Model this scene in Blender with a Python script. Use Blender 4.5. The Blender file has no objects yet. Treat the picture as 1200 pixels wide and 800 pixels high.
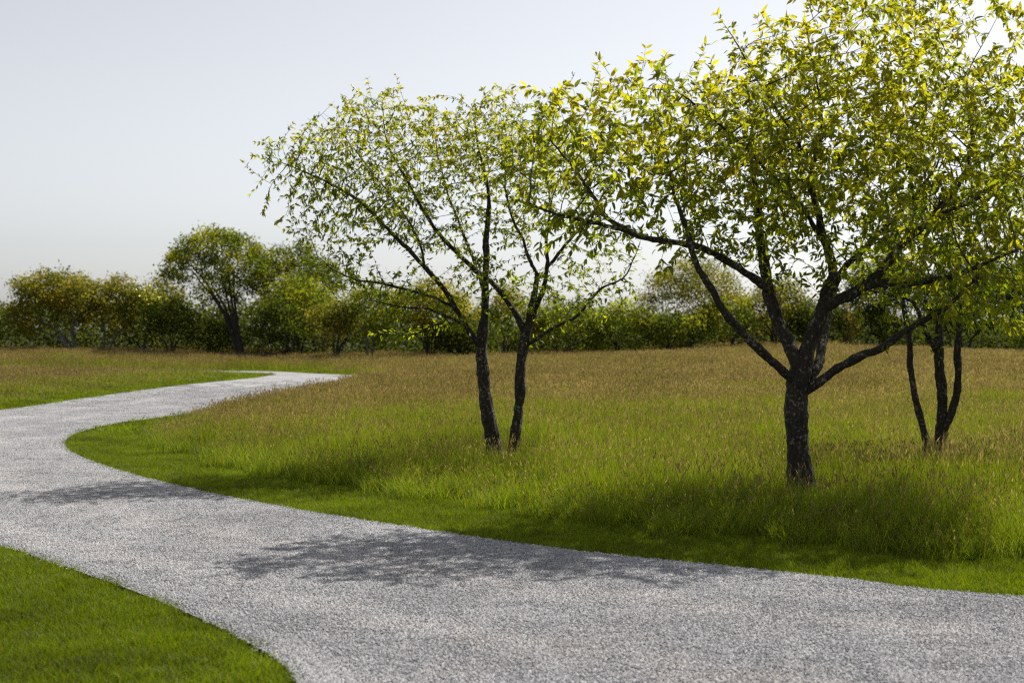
import bpy, bmesh, math, random
import numpy as np
from mathutils import Vector
from mathutils.geometry import tessellate_polygon

SEED = 11
rng = np.random.default_rng(SEED)
random.seed(SEED)
scene = bpy.context.scene
COL = scene.collection

# ------------------------------------------------------------------ camera model
CAM_H = 1.75
F = 1667.0                 # focal length in pixels of a 1200 px wide picture
HORIZON = 385.0
def P(px, py, d):
    """a photo direction at depth d, as a point of the place"""
    return np.array([(px - 600.0) / F * d, d, CAM_H + (HORIZON - py) / F * d])
def G(px, py):
    """where a photo point meets the flat ground"""
    d = CAM_H * F / (py - HORIZON)
    return ((px - 600.0) / F * d, d)

cam_d = bpy.data.cameras.new('camera')
cam_d.sensor_width = 36.0
cam_d.lens = 36.0 * F / 1200.0
cam_d.clip_start = 0.1
cam_d.clip_end = 6000
cam = bpy.data.objects.new('camera', cam_d)
COL.objects.link(cam)
cam.location = (0, 0, CAM_H)
cam.rotation_euler = (math.radians(90) - math.atan(15.0 / F), 0, 0)
cam_d.dof.use_dof = True
cam_d.dof.focus_distance = 14.5
cam_d.dof.aperture_fstop = 2.5
scene.camera = cam

# ------------------------------------------------------------------ light
SUN_EL = math.radians(49)
SUN_AZ = math.radians(43)          # from +Y towards +X: behind the trees, to the right
world = bpy.data.worlds.new('World')
scene.world = world
world.use_nodes = True
nt = world.node_tree
nt.nodes.clear()
sky = nt.nodes.new('ShaderNodeTexSky')
sky.sky_type = 'NISHITA'
sky.sun_disc = False
sky.sun_elevation = SUN_EL
sky.sun_rotation = SUN_AZ
sky.altitude = 0
sky.air_density = 0.8
sky.dust_density = 1.35
sky.ozone_density = 1.0
hs = nt.nodes.new('ShaderNodeHueSaturation')
hs.inputs['Saturation'].default_value = 0.24
bg = nt.nodes.new('ShaderNodeBackground')
bg.inputs['Strength'].default_value = 0.102
wo = nt.nodes.new('ShaderNodeOutputWorld')
nt.links.new(sky.outputs[0], hs.inputs['Color'])
nt.links.new(hs.outputs[0], bg.inputs['Color'])
nt.links.new(bg.outputs[0], wo.inputs[0])

sd = bpy.data.lights.new('sun', 'SUN')
sd.energy = 5.0
sd.angle = math.radians(0.55)
sd.color = (1.0, 0.94, 0.84)
sun = bpy.data.objects.new('sun', sd)
COL.objects.link(sun)
sdir = Vector((math.sin(SUN_AZ) * math.cos(SUN_EL), math.cos(SUN_AZ) * math.cos(SUN_EL), math.sin(SUN_EL)))
sun.rotation_euler = sdir.to_track_quat('Z', 'Y').to_euler()
sun.location = sdir * 60

vs = scene.view_settings
vs.view_transform = 'Standard'
vs.look = 'None'
vs.gamma = 1.0
vs.use_curve_mapping = False
vs.exposure = 0.45
scene.cycles.use_denoising = False
scene.cycles.max_bounces = 8
scene.cycles.diffuse_bounces = 3
scene.cycles.transmission_bounces = 5
scene.cycles.glossy_bounces = 2
scene.cycles.caustics_reflective = False
scene.cycles.caustics_refractive = False
scene.cycles.sample_clamp_indirect = 4.0
scene.cycles.filter_width = 1.3

# ------------------------------------------------------------------ small helpers
def sstep(a, b, x):
    t = np.clip((x - a) / (b - a), 0, 1)
    return t * t * (3 - 2 * t)

def wave(x, y, s, seed=0):
    """smooth pseudo noise, about -1..1, of feature size s"""
    r = np.random.default_rng(seed)
    out = 0
    for k in range(6):
        a = r.uniform(0, 2 * math.pi)
        f = 2 * math.pi / s * r.uniform(0.45, 1.5)
        out = out + np.sin((x * math.cos(a) + y * math.sin(a)) * f + r.uniform(0, 6.28))
    return out / 3.2

def smooth(pts, n=8):
    """Catmull-Rom through rows of any width"""
    p = np.asarray(pts, float)
    p = np.vstack([2 * p[0] - p[1], p, 2 * p[-1] - p[-2]])
    out = []
    for i in range(1, len(p) - 2):
        for t in np.arange(n) / n:
            a, b, c, d = p[i - 1], p[i], p[i + 1], p[i + 2]
            out.append(0.5 * (2 * b + (c - a) * t + (2 * a - 5 * b + 4 * c - d) * t * t + (3 * b - a - 3 * c + d) * t ** 3))
    out.append(p[-2])
    return np.array(out)

def new_mesh(name, verts, faces, mat, cols=None, smooth_shade=False):
    me = bpy.data.meshes.new(name)
    verts = np.asarray(verts, np.float32)
    if isinstance(faces, list) and faces and isinstance(faces[0], np.ndarray):
        # blocks of equal-sided faces
        loops = np.concatenate([f.ravel() for f in faces]).astype(np.int32)
        sizes = np.concatenate([np.full(len(f), f.shape[1]) for f in faces])
        starts = np.concatenate([[0], np.cumsum(sizes)[:-1]]).astype(np.int32)
        me.vertices.add(len(verts)); me.vertices.foreach_set('co', verts.ravel())
        me.loops.add(len(loops)); me.loops.foreach_set('vertex_index', loops)
        me.polygons.add(len(sizes)); me.polygons.foreach_set('loop_start', starts)
        me.update(calc_edges=True)
    else:
        me.from_pydata(verts.tolist(), [], faces)
        me.update()
    if cols is not None:
        at = me.attributes.new('col', 'FLOAT_COLOR', 'POINT')
        c = np.ones((len(verts), 4), np.float32)
        c[:, :3] = cols
        at.data.foreach_set('color', c.ravel())
    if smooth_shade:
        me.polygons.foreach_set('use_smooth', np.ones(len(me.polygons), bool))
    me.materials.append(mat)
    return me

def obj(name, me, parent=None, loc=None):
    o = bpy.data.objects.new(name, me)
    COL.objects.link(o)
    if parent is not None:
        o.parent = parent
    if loc is not None:
        o.location = loc
    return o

def tag(o, label, cat, group=None, kind=None):
    o['label'] = label
    o['category'] = cat
    if group: o['group'] = group
    if kind: o['kind'] = kind
    return o

def thing(name, label, cat, loc, group=None):
    o = bpy.data.objects.new(name, None)
    COL.objects.link(o)
    o.location = [float(v) for v in loc]
    o.empty_display_size = 0.3
    return tag(o, label, cat, group)

# ------------------------------------------------------------------ materials
def mat_new(name):
    m = bpy.data.materials.new(name)
    m.use_nodes = True
    m.node_tree.nodes.clear()
    return m, m.node_tree

def N(t, typ, **kw):
    n = t.nodes.new(typ)
    for k, v in kw.items():
        setattr(n, k, v)
    return n

def ramp(t, stops):
    r = t.nodes.new('ShaderNodeValToRGB')
    e = r.color_ramp.elements
    while len(e) < len(stops): e.new(0.5)
    for i, (p, c) in enumerate(stops):
        e[i].position = p
        e[i].color = (*c, 1)
    return r

def leaf_material(name, trans=0.5, tgain=(1.6, 1.45, 0.5), rough=0.45, spec=0.35, varscale=0.0, var=(0.8, 1.2)):
    """thin leaves: colour from the mesh, a glossy upper face and light coming through"""
    m, t = mat_new(name)
    a = N(t, 'ShaderNodeAttribute', attribute_name='col')
    col = a.outputs['Color']
    if varscale:
        g = N(t, 'ShaderNodeNewGeometry')
        nz = N(t, 'ShaderNodeTexNoise'); nz.inputs['Scale'].default_value = varscale; nz.inputs['Detail'].default_value = 4
        t.links.new(g.outputs['Position'], nz.inputs['Vector'])
        mr = N(t, 'ShaderNodeMapRange')
        mr.inputs['From Min'].default_value = 0.3; mr.inputs['From Max'].default_value = 0.7
        mr.inputs['To Min'].default_value = var[0]; mr.inputs['To Max'].default_value = var[1]
        t.links.new(nz.outputs['Fac'], mr.inputs['Value'])
        mu = N(t, 'ShaderNodeVectorMath', operation='SCALE')
        t.links.new(col, mu.inputs[0]); t.links.new(mr.outputs[0], mu.inputs['Scale'])
        col = mu.outputs[0]
    p = N(t, 'ShaderNodeBsdfPrincipled')
    p.inputs['Roughness'].default_value = rough
    p.inputs['Specular IOR Level'].default_value = spec
    t.links.new(col, p.inputs['Base Color'])
    tr = N(t, 'ShaderNodeBsdfTranslucent')
    mg = N(t, 'ShaderNodeVectorMath', operation='MULTIPLY')
    mg.inputs[1].default_value = tgain
    t.links.new(col, mg.inputs[0]); t.links.new(mg.outputs[0], tr.inputs['Color'])
    mx = N(t, 'ShaderNodeMixShader'); mx.inputs[0].default_value = trans
    t.links.new(p.outputs[0], mx.inputs[1]); t.links.new(tr.outputs[0], mx.inputs[2])
    o = N(t, 'ShaderNodeOutputMaterial')
    t.links.new(mx.outputs[0], o.inputs[0])
    return m

def bark_material(name, dark, mid, pale, pale_at=0.62, scale=14.0):
    m, t = mat_new(name)
    g = N(t, 'ShaderNodeNewGeometry')
    mp = N(t, 'ShaderNodeMapping'); mp.inputs['Scale'].default_value = (1, 1, 0.35)
    t.links.new(g.outputs['Position'], mp.inputs['Vector'])
    n1 = N(t, 'ShaderNodeTexNoise'); n1.inputs['Scale'].default_value = scale * 2; n1.inputs['Detail'].default_value = 6; n1.inputs['Roughness'].default_value = 0.65
    t.links.new(mp.outputs[0], n1.inputs['Vector'])
    v = N(t, 'ShaderNodeTexVoronoi', feature='DISTANCE_TO_EDGE'); v.inputs['Scale'].default_value = scale * 1.6
    t.links.new(mp.outputs[0], v.inputs['Vector'])
    r1 = ramp(t, [(0.3, dark), (0.7, mid)])
    t.links.new(n1.outputs['Fac'], r1.inputs[0])
    n2 = N(t, 'ShaderNodeTexNoise'); n2.inputs['Scale'].default_value = scale * 2.2; n2.inputs['Detail'].default_value = 3
    t.links.new(g.outputs['Position'], n2.inputs['Vector'])
    n3 = N(t, 'ShaderNodeTexNoise'); n3.inputs['Scale'].default_value = scale * 0.3; n3.inputs['Detail'].default_value = 2
    t.links.new(g.outputs['Position'], n3.inputs['Vector'])
    n4 = N(t, 'ShaderNodeMath', operation='MULTIPLY_ADD'); n4.inputs[1].default_value = 0.35; 
    t.links.new(n3.outputs['Fac'], n4.inputs[0])
    n5 = N(t, 'ShaderNodeMath', operation='SUBTRACT'); n5.inputs[1].default_value = 0.175
    t.links.new(n2.outputs['Fac'], n5.inputs[0]); t.links.new(n5.outputs[0], n4.inputs[2])
    r2 = ramp(t, [(pale_at, (0, 0, 0)), (pale_at + 0.08, (1, 1, 1))])
    t.links.new(n4.outputs[0], r2.inputs[0])
    mx = N(t, 'ShaderNodeMix', data_type='RGBA')
    mx.inputs[7].default_value = (*pale, 1)
    t.links.new(r2.outputs[0], mx.inputs[0]); t.links.new(r1.outputs[0], mx.inputs[6])
    p = N(t, 'ShaderNodeBsdfPrincipled'); p.inputs['Roughness'].default_value = 0.85
    p.inputs['Specular IOR Level'].default_value = 0.25
    t.links.new(mx.outputs[2], p.inputs['Base Color'])
    b = N(t, 'ShaderNodeBump'); b.inputs['Strength'].default_value = 0.9; b.inputs['Distance'].default_value = 0.02
    ad = N(t, 'ShaderNodeMath', operation='MULTIPLY_ADD')
    t.links.new(v.outputs['Distance'], ad.inputs[0]); ad.inputs[1].default_value = 1.2
    t.links.new(n1.outputs['Fac'], ad.inputs[2])
    t.links.new(ad.outputs[0], b.inputs['Height']); t.links.new(b.outputs[0], p.inputs['Normal'])
    o = N(t, 'ShaderNodeOutputMaterial'); t.links.new(p.outputs[0], o.inputs[0])
    return m

M_LEAF = leaf_material('leaf', trans=0.64, tgain=(2.15, 2.12, 0.5), rough=0.48, spec=0.25)
M_FAR = leaf_material('far_leaf', trans=0.6, tgain=(2.1, 2.0, 0.6), rough=0.65, spec=0.08)
M_BLADE = leaf_material('grass_blade', trans=0.55, tgain=(1.55, 1.58, 0.6), rough=0.55, spec=0.2, varscale=0.45, var=(0.72, 1.25))
M_LAWN = leaf_material('lawn_blade', trans=0.5, tgain=(1.5, 1.5, 0.4), rough=0.5, spec=0.22, varscale=1.1, var=(0.62, 1.3))
M_BARK = bark_material('bark', (0.012, 0.010, 0.008), (0.050, 0.040, 0.030), (0.15, 0.14, 0.115), pale_at=0.575)
M_TWIG = bark_material('twig_bark', (0.03, 0.026, 0.02), (0.10, 0.085, 0.065), (0.2, 0.19, 0.16), pale_at=0.66, scale=20)
M_GREYBARK = bark_material('grey_bark', (0.06, 0.055, 0.05), (0.2, 0.19, 0.17), (0.4, 0.39, 0.36), scale=6)
M_DARKBARK = bark_material('brown_bark', (0.02, 0.017, 0.013), (0.07, 0.06, 0.048), (0.16, 0.15, 0.13), pale_at=0.7, scale=6)

def ground_material():
    m, t = mat_new('turf_soil')
    g = N(t, 'ShaderNodeNewGeometry')
    n1 = N(t, 'ShaderNodeTexNoise'); n1.inputs['Scale'].default_value = 0.5; n1.inputs['Detail'].default_value = 8; n1.inputs['Roughness'].default_value = 0.7
    t.links.new(g.outputs['Position'], n1.inputs['Vector'])
    r = ramp(t, [(0.3, (0.022, 0.032, 0.008)), (0.55, (0.045, 0.052, 0.014)), (0.75, (0.075, 0.06, 0.024))])
    t.links.new(n1.outputs['Fac'], r.inputs[0])
    p = N(t, 'ShaderNodeBsdfPrincipled'); p.inputs['Roughness'].default_value = 0.95
    p.inputs['Specular IOR Level'].default_value = 0.1
    t.links.new(r.outputs[0], p.inputs['Base Color'])
    n2 = N(t, 'ShaderNodeTexNoise'); n2.inputs['Scale'].default_value = 30; n2.inputs['Detail'].default_value = 5
    t.links.new(g.outputs['Position'], n2.inputs['Vector'])
    b = N(t, 'ShaderNodeBump'); b.inputs['Strength'].default_value = 0.8; b.inputs['Distance'].default_value = 0.05
    t.links.new(n2.outputs['Fac'], b.inputs['Height']); t.links.new(b.outputs[0], p.inputs['Normal'])
    o = N(t, 'ShaderNodeOutputMaterial'); t.links.new(p.outputs[0], o.inputs[0])
    return m

def gravel_material():
    """gravel seen from afar: grey chips of mixed brightness over stone dust"""
    m, t = mat_new('gravel_bed')
    g = N(t, 'ShaderNodeNewGeometry')
    v = N(t, 'ShaderNodeTexVoronoi'); v.inputs['Scale'].default_value = 52
    t.links.new(g.outputs['Position'], v.inputs['Vector'])
    sx = N(t, 'ShaderNodeSeparateColor'); t.links.new(v.outputs['Color'], sx.inputs[0])
    r = ramp(t, [(0.0, (0.14, 0.14, 0.149)), (0.45, (0.268, 0.269, 0.283)), (0.8, (0.35, 0.35, 0.362)), (1.0, (0.45, 0.447, 0.448))])
    t.links.new(sx.outputs[0], r.inputs[0])
    n1 = N(t, 'ShaderNodeTexNoise'); n1.inputs['Scale'].default_value = 0.55; n1.inputs['Detail'].default_value = 5; n1.inputs['Roughness'].default_value = 0.6
    t.links.new(g.outputs['Position'], n1.inputs['Vector'])
    mr = N(t, 'ShaderNodeMapRange')
    mr.inputs['From Min'].default_value = 0.3; mr.inputs['From Max'].default_value = 0.7
    mr.inputs['To Min'].default_value = 0.82; mr.inputs['To Max'].default_value = 1.16
    t.links.new(n1.outputs['Fac'], mr.inputs['Value'])
    mu = N(t, 'ShaderNodeVectorMath', operation='SCALE')
    t.links.new(r.outputs[0], mu.inputs[0]); t.links.new(mr.outputs[0], mu.inputs['Scale'])
    p = N(t, 'ShaderNodeBsdfPrincipled'); p.inputs['Roughness'].default_value = 0.85
    p.inputs['Specular IOR Level'].default_value = 0.25
    t.links.new(mu.outputs[0], p.inputs['Base Color'])
    b = N(t, 'ShaderNodeBump'); b.inputs['Strength'].default_value = 0.8; b.inputs['Distance'].default_value = 0.012; b.invert = True
    t.links.new(v.outputs['Distance'], b.inputs['Height']); t.links.new(b.outputs[0], p.inputs['Normal'])
    o = N(t, 'ShaderNodeOutputMaterial'); t.links.new(p.outputs[0], o.inputs[0])
    return m

def stone_material():
    m, t = mat_new('gravel_stone')
    a = N(t, 'ShaderNodeAttribute', attribute_name='col')
    g = N(t, 'ShaderNodeNewGeometry')
    n1 = N(t, 'ShaderNodeTexNoise'); n1.inputs['Scale'].default_value = 0.55; n1.inputs['Detail'].default_value = 5; n1.inputs['Roughness'].default_value = 0.6
    t.links.new(g.outputs['Position'], n1.inputs['Vector'])
    mr = N(t, 'ShaderNodeMapRange')
    mr.inputs['From Min'].default_value = 0.3; mr.inputs['From Max'].default_value = 0.7
    mr.inputs['To Min'].default_value = 0.82; mr.inputs['To Max'].default_value = 1.16
    t.links.new(n1.outputs['Fac'], mr.inputs['Value'])
    mu = N(t, 'ShaderNodeVectorMath', operation='SCALE')
    t.links.new(a.outputs['Color'], mu.inputs[0]); t.links.new(mr.outputs[0], mu.inputs['Scale'])
    p = N(t, 'ShaderNodeBsdfPrincipled'); p.inputs['Roughness'].default_value = 0.8
    p.inputs['Specular IOR Level'].default_value = 0.3
    t.links.new(mu.outputs[0], p.inputs['Base Color'])
    o = N(t, 'ShaderNodeOutputMaterial'); t.links.new(p.outputs[0], o.inputs[0])
    return m

# ------------------------------------------------------------------ the drive: its two banks, on the flat
inner_px = [(1200, 699), (1000, 679), (850, 663), (700, 648), (550, 628), (400, 605), (300, 588), (200, 567), (130, 548),
            (92, 534), (75, 522), (82, 511), (108, 502), (150, 494), (190, 486), (250, 471), (300, 460), (350, 451),
            (400, 444.3), (424, 441.5), (408, 439.6), (350, 437.2), (300, 434.9)]
def bank(px, py):
    x, y = G(px, py)
    return (x + 1.15 * float(sstep(27, 32, y)) * (1 if py > 441 else 0.4), y)
inner = [(40, -1.0), (16, 4.6), (8, 7.35)] + [bank(*p) for p in inner_px] + [(-14.5, 59.5), (-24, 60.5), (-40, 60)]
outer_px = [(300, 437.3), (318, 439.0), (290, 443.2), (200, 452.5), (100, 466), (0, 480)]
outer = [(-40, 56.2), (-24, 56.9), (-14.5, 56.4)] + [G(*p) for p in outer_px] + [(-12.6, 25.5), (-12.0, 20.5), (-9.4, 15.8), (-6.3, 13.0)] + \
        [G(*p) for p in [(0, 641), (50, 656), (100, 672), (150, 690), (200, 710), (250, 732), (300, 758), (326, 775), (341, 789), (349, 804), (352, 825)]] + \
        [(-1.02, 5.9), (-1.25, 4.5), (-2.2, 1.5), (-4, -3), (-6, -12)]
inner_s = smooth(inner, 10)
outer_s = smooth(outer, 10)
road_poly = np.vstack([inner_s, outer_s, [(40, -12)]])

def poly_inside(poly, x, y):
    ins = np.zeros(x.shape, bool)
    x1, y1 = poly[:, 0], poly[:, 1]
    x2, y2 = np.roll(x1, -1), np.roll(y1, -1)
    for a, b, c, d in zip(x1, y1, x2, y2):
        if b == d: continue
        k = (b > y) != (d > y)
        ins ^= k & (x < (c - a) * (y - b) / (d - b) + a)
    return ins

def line_dist(line, x, y):
    out = np.full(x.shape, 1e9)
    for (ax, ay), (bx, by) in zip(line[:-1], line[1:]):
        dx, dy = bx - ax, by - ay
        t = np.clip(((x - ax) * dx + (y - ay) * dy) / (dx * dx + dy * dy + 1e-12), 0, 1)
        out = np.minimum(out, (x - ax - t * dx) ** 2 + (y - ay - t * dy) ** 2)
    return np.sqrt(out)

def road_fields(x, y):
    """inside the drive; distance to the inner bank; distance to the outer bank"""
    return poly_inside(road_poly, x, y), line_dist(inner_s, x, y), line_dist(outer_s, x, y)

def height(x, y, edge):
    """ground level; edge = distance from the drive"""
    k = sstep(1.0, 9.0, edge)
    hump = 0.46 * np.exp(-((x - 14) / 10.0) ** 2) * sstep(22, 62, y) * (1 - sstep(85, 140, y))
    dip = 0.05 * wave(x, y, 14, 3)
    left = 0.22 * sstep(-9, -22, x) * sstep(35, 60, y) * (1 - sstep(90, 140, y))
    return -0.022 + k * (hump + dip + left + 0.06)

# ground: one sheet out to the horizon
gx = np.concatenate([[-3000, -1200, -500, -250, -140, -90, -65], np.arange(-50, 50.1, 1.0), [65, 90, 140, 250, 500, 1200, 3000]])
gy = np.concatenate([[-400, -150, -60, -30], np.arange(-14, 100.1, 1.0), [115, 140, 200, 350, 700, 1500, 4000]])
XX, YY = np.meshgrid(gx, gy)
ins, di, do = road_fields(XX, YY)
edge = np.where(ins, 0, np.minimum(di, do))
ZZ = height(XX, YY, edge)
nxg, nyg = len(gx), len(gy)
ii = np.arange(nxg * nyg).reshape(nyg, nxg)
quads = np.stack([ii[:-1, :-1], ii[:-1, 1:], ii[1:, 1:], ii[1:, :-1]], -1).reshape(-1, 4)
ground = obj('ground', new_mesh('ground', np.stack([XX, YY, ZZ], -1).reshape(-1, 3), [quads], ground_material(), smooth_shade=True))
tag(ground, 'gently rolling turf ground under meadow and lawn', 'ground', kind='structure')

def ground_z(x, y):
    ins, di, do = road_fields(x, y)
    return height(x, y, np.where(ins, 0, np.minimum(di, do)))

tris = tessellate_polygon([[Vector((p[0], p[1], 0)) for p in road_poly]])
drive = obj('gravel_drive', new_mesh('gravel_drive', [(p[0], p[1], 0.0) for p in road_poly], [tuple(t) for t in tris], gravel_material()))
for pl in drive.data.polygons:
    if pl.normal.z < 0: pl.flip()
tag(drive, 'pale grey gravel drive curving in an S between the lawns', 'drive', kind='structure')

# ------------------------------------------------------------------ scattering (grass and loose stones)
def scatter(name, pts, rot, scl, idx, sources, mat):
    me = bpy.data.meshes.new(name)
    n = len(pts)
    me.vertices.add(n)
    me.vertices.foreach_set('co', np.asarray(pts, np.float32).ravel())
    a = me.attributes.new('rot', 'FLOAT_VECTOR', 'POINT'); a.data.foreach_set('vector', np.asarray(rot, np.float32).ravel())
    a = me.attributes.new('scl', 'FLOAT_VECTOR', 'POINT'); a.data.foreach_set('vector', np.asarray(scl, np.float32).ravel())
    a = me.attributes.new('idx', 'INT', 'POINT'); a.data.foreach_set('value', np.asarray(idx, np.int32))
    me.materials.append(mat)
    me.update()
    c = bpy.data.collections.new(name + '_sources')
    for i, sm in enumerate(sources):
        so = bpy.data.objects.new('%s_source_%02d' % (name, i), sm)
        c.objects.link(so)
    ng = bpy.data.node_groups.new(name + '_scatter', 'GeometryNodeTree')
    ng.interface.new_socket('Geometry', in_out='INPUT', socket_type='NodeSocketGeometry')
    ng.interface.new_socket('Geometry', in_out='OUTPUT', socket_type='NodeSocketGeometry')
    gi = ng.nodes.new('NodeGroupInput'); go = ng.nodes.new('NodeGroupOutput')
    ip = ng.nodes.new('GeometryNodeInstanceOnPoints')
    ci = ng.nodes.new('GeometryNodeCollectionInfo')
    ci.inputs['Collection'].default_value = c
    ci.inputs['Separate Children'].default_value = True
    ci.inputs['Reset Children'].default_value = True
    ip.inputs['Pick Instance'].default_value = True
    def attr(nm, dt):
        q = ng.nodes.new('GeometryNodeInputNamedAttribute'); q.data_type = dt
        q.inputs['Name'].default_value = nm
        return [s for s in q.outputs if s.enabled and s.name == 'Attribute'][0]
    ng.links.new(gi.outputs[0], ip.inputs['Points'])
    ng.links.new(ci.outputs[0], ip.inputs['Instance'])
    ng.links.new(attr('idx', 'INT'), ip.inputs['Instance Index'])
    ng.links.new(attr('rot', 'FLOAT_VECTOR'), ip.inputs['Rotation'])
    ng.links.new(attr('scl', 'FLOAT_VECTOR'), ip.inputs['Scale'])
    ng.links.new(ip.outputs[0], go.inputs[0])
    o = obj(name, me)
    md = o.modifiers.new('scatter', 'NODES'); md.node_group = ng
    return o

def blades(r, n, radius, h, w, lean, colfun, seg=3):
    """n tapered, bending blades; returns verts, quads, colours"""
    a = r.uniform(0, 2 * math.pi, n); rad = radius * np.sqrt(r.uniform(0, 1, n))
    base = np.stack([rad * np.cos(a), rad * np.sin(a), np.zeros(n)], 1)
    hh = r.uniform(h[0], h[1], n); ww = r.uniform(w[0], w[1], n)
    b = r.uniform(0, 2 * math.pi, n); le = hh * r.uniform(lean[0], lean[1], n)
    out = np.stack([np.cos(b), np.sin(b), np.zeros(n)], 1)
    f = r.uniform(0, 2 * math.pi, n)
    side = np.stack([np.cos(f), np.sin(f), np.zeros(n)], 1)
    V = []; C = []
    cb, ct = colfun(r, n)
    for k in range(seg + 1):
        s = k / seg
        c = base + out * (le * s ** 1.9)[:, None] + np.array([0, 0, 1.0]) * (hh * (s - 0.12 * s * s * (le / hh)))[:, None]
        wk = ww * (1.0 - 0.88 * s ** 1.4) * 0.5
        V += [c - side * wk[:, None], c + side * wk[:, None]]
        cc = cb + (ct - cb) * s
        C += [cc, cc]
    V = np.stack(V, 1); C = np.stack(C, 1)
    m = 2 * (seg + 1)
    q = np.array([[2 * k, 2 * k + 1, 2 * k + 3, 2 * k + 2] for k in range(seg)])
    Q = (np.arange(n)[:, None, None] * m + q[None]).reshape(-1, 4)
    tips = base + out * le[:, None] + np.array([0, 0, 1.0]) * (hh * (1 - 0.12 * le / hh))[:, None]
    return V.reshape(-1, 3), Q, C.reshape(-1, 3), tips, out

def heads(r, tips, out, L, W, col):
    """feathery seed heads: two crossed spindles at each stem tip"""
    n = len(tips)
    l = r.uniform(L[0], L[1], n); w = r.uniform(W[0], W[1], n)
    d = out * 0.35 + np.array([0, 0, 1.0]) + r.normal(0, 0.15, (n, 3)); d /= np.linalg.norm(d, axis=1)[:, None]
    s1 = np.cross(d, r.normal(0, 1, (n, 3))); s1 /= np.linalg.norm(s1, axis=1)[:, None]
    s2 = np.cross(d, s1)
    V = []; Q = []
    for k, s in enumerate((s1, s2)):
        b = tips - d * (l * 0.35)[:, None]; m = tips + d * (l * 0.1)[:, None]; t = tips + d * (l * 0.65)[:, None]
        V += [b, m - s * (w / 2)[:, None], t, m + s * (w / 2)[:, None]]
        Q.append(np.arange(n)[:, None] * 8 + np.array([0, 1, 2, 3]) + 4 * k)
    V = np.stack(V, 1).reshape(-1, 3)
    c = np.repeat(np.asarray(col) * r.uniform(0.75, 1.25, (n, 1)), 8, axis=0)
    return V, np.concatenate(Q), c

def join(parts):
    V, Q, C, o = [], [], [], 0
    for v, q, c in parts:
        V.append(v); Q.append(q + o); C.append(c); o += len(v)
    return np.concatenate(V), [np.concatenate(Q)], np.concatenate(C)

GREEN_A = np.array([0.096, 0.146, 0.009]); GREEN_B = np.array([0.180, 0.195, 0.014]); STRAW = np.array([0.21, 0.17, 0.07])
def meadow_cols(brown):
    def f(r, n):
        k = r.uniform(0, 1, (n, 1))
        ct = GREEN_A * (1 - k) + GREEN_B * k
        tone = r.uniform(0.82, 1.2)
        dry = (r.uniform(0, 1, (n, 1)) < brown)
        ct = np.where(dry, STRAW * r.uniform(0.6, 1.1, (n, 1)), ct * tone * r.uniform(0.9, 1.12, (n, 1)))
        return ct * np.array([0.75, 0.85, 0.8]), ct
    return f
def stem_cols(r, n):
    k = r.uniform(0, 1, (n, 1))
    ct = np.array([0.16, 0.17, 0.03]) * (1 - k) + np.array([0.22, 0.175, 0.07]) * k
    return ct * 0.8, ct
HEAD = np.array([0.215, 0.162, 0.122])

def tuft(seed, n, rad, h, w, nst, hst, wst, brown, hl, hw):
    r = np.random.default_rng(seed)
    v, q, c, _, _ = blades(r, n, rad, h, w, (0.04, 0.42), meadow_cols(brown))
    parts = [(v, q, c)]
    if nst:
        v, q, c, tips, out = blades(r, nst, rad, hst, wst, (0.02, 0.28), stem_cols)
        parts.append((v, q, c))
        parts.append(heads(r, tips, out, hl, hw, HEAD))
    V, F_, C = join(parts)
    return new_mesh('grass_tuft', V, F_, M_BLADE, C)

meadow_src = []
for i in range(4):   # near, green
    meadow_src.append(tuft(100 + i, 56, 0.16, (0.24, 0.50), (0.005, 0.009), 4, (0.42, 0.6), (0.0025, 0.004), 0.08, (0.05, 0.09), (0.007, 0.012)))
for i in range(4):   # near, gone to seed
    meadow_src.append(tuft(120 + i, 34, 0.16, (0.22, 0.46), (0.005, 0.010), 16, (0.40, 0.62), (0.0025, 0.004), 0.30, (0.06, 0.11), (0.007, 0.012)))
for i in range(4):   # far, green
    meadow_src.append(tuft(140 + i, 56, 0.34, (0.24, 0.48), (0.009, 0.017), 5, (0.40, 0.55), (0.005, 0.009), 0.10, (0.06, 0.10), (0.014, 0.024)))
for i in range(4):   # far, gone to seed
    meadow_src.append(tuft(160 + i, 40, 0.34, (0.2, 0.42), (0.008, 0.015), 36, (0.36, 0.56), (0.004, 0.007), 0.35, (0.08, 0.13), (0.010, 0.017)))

def jitter_grid(x0, x1, y0, y1, s, r):
    xs, ys = np.meshgrid(np.arange(x0, x1, s), np.arange(y0, y1, s))
    x = xs.ravel() + r.uniform(-0.5, 0.5, xs.size) * s
    y = ys.ravel() + r.uniform(-0.5, 0.5, ys.size) * s
    return x, y

def in_view(x, y, margin):
    return (np.abs(x) < 0.36 * y + margin)

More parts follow.
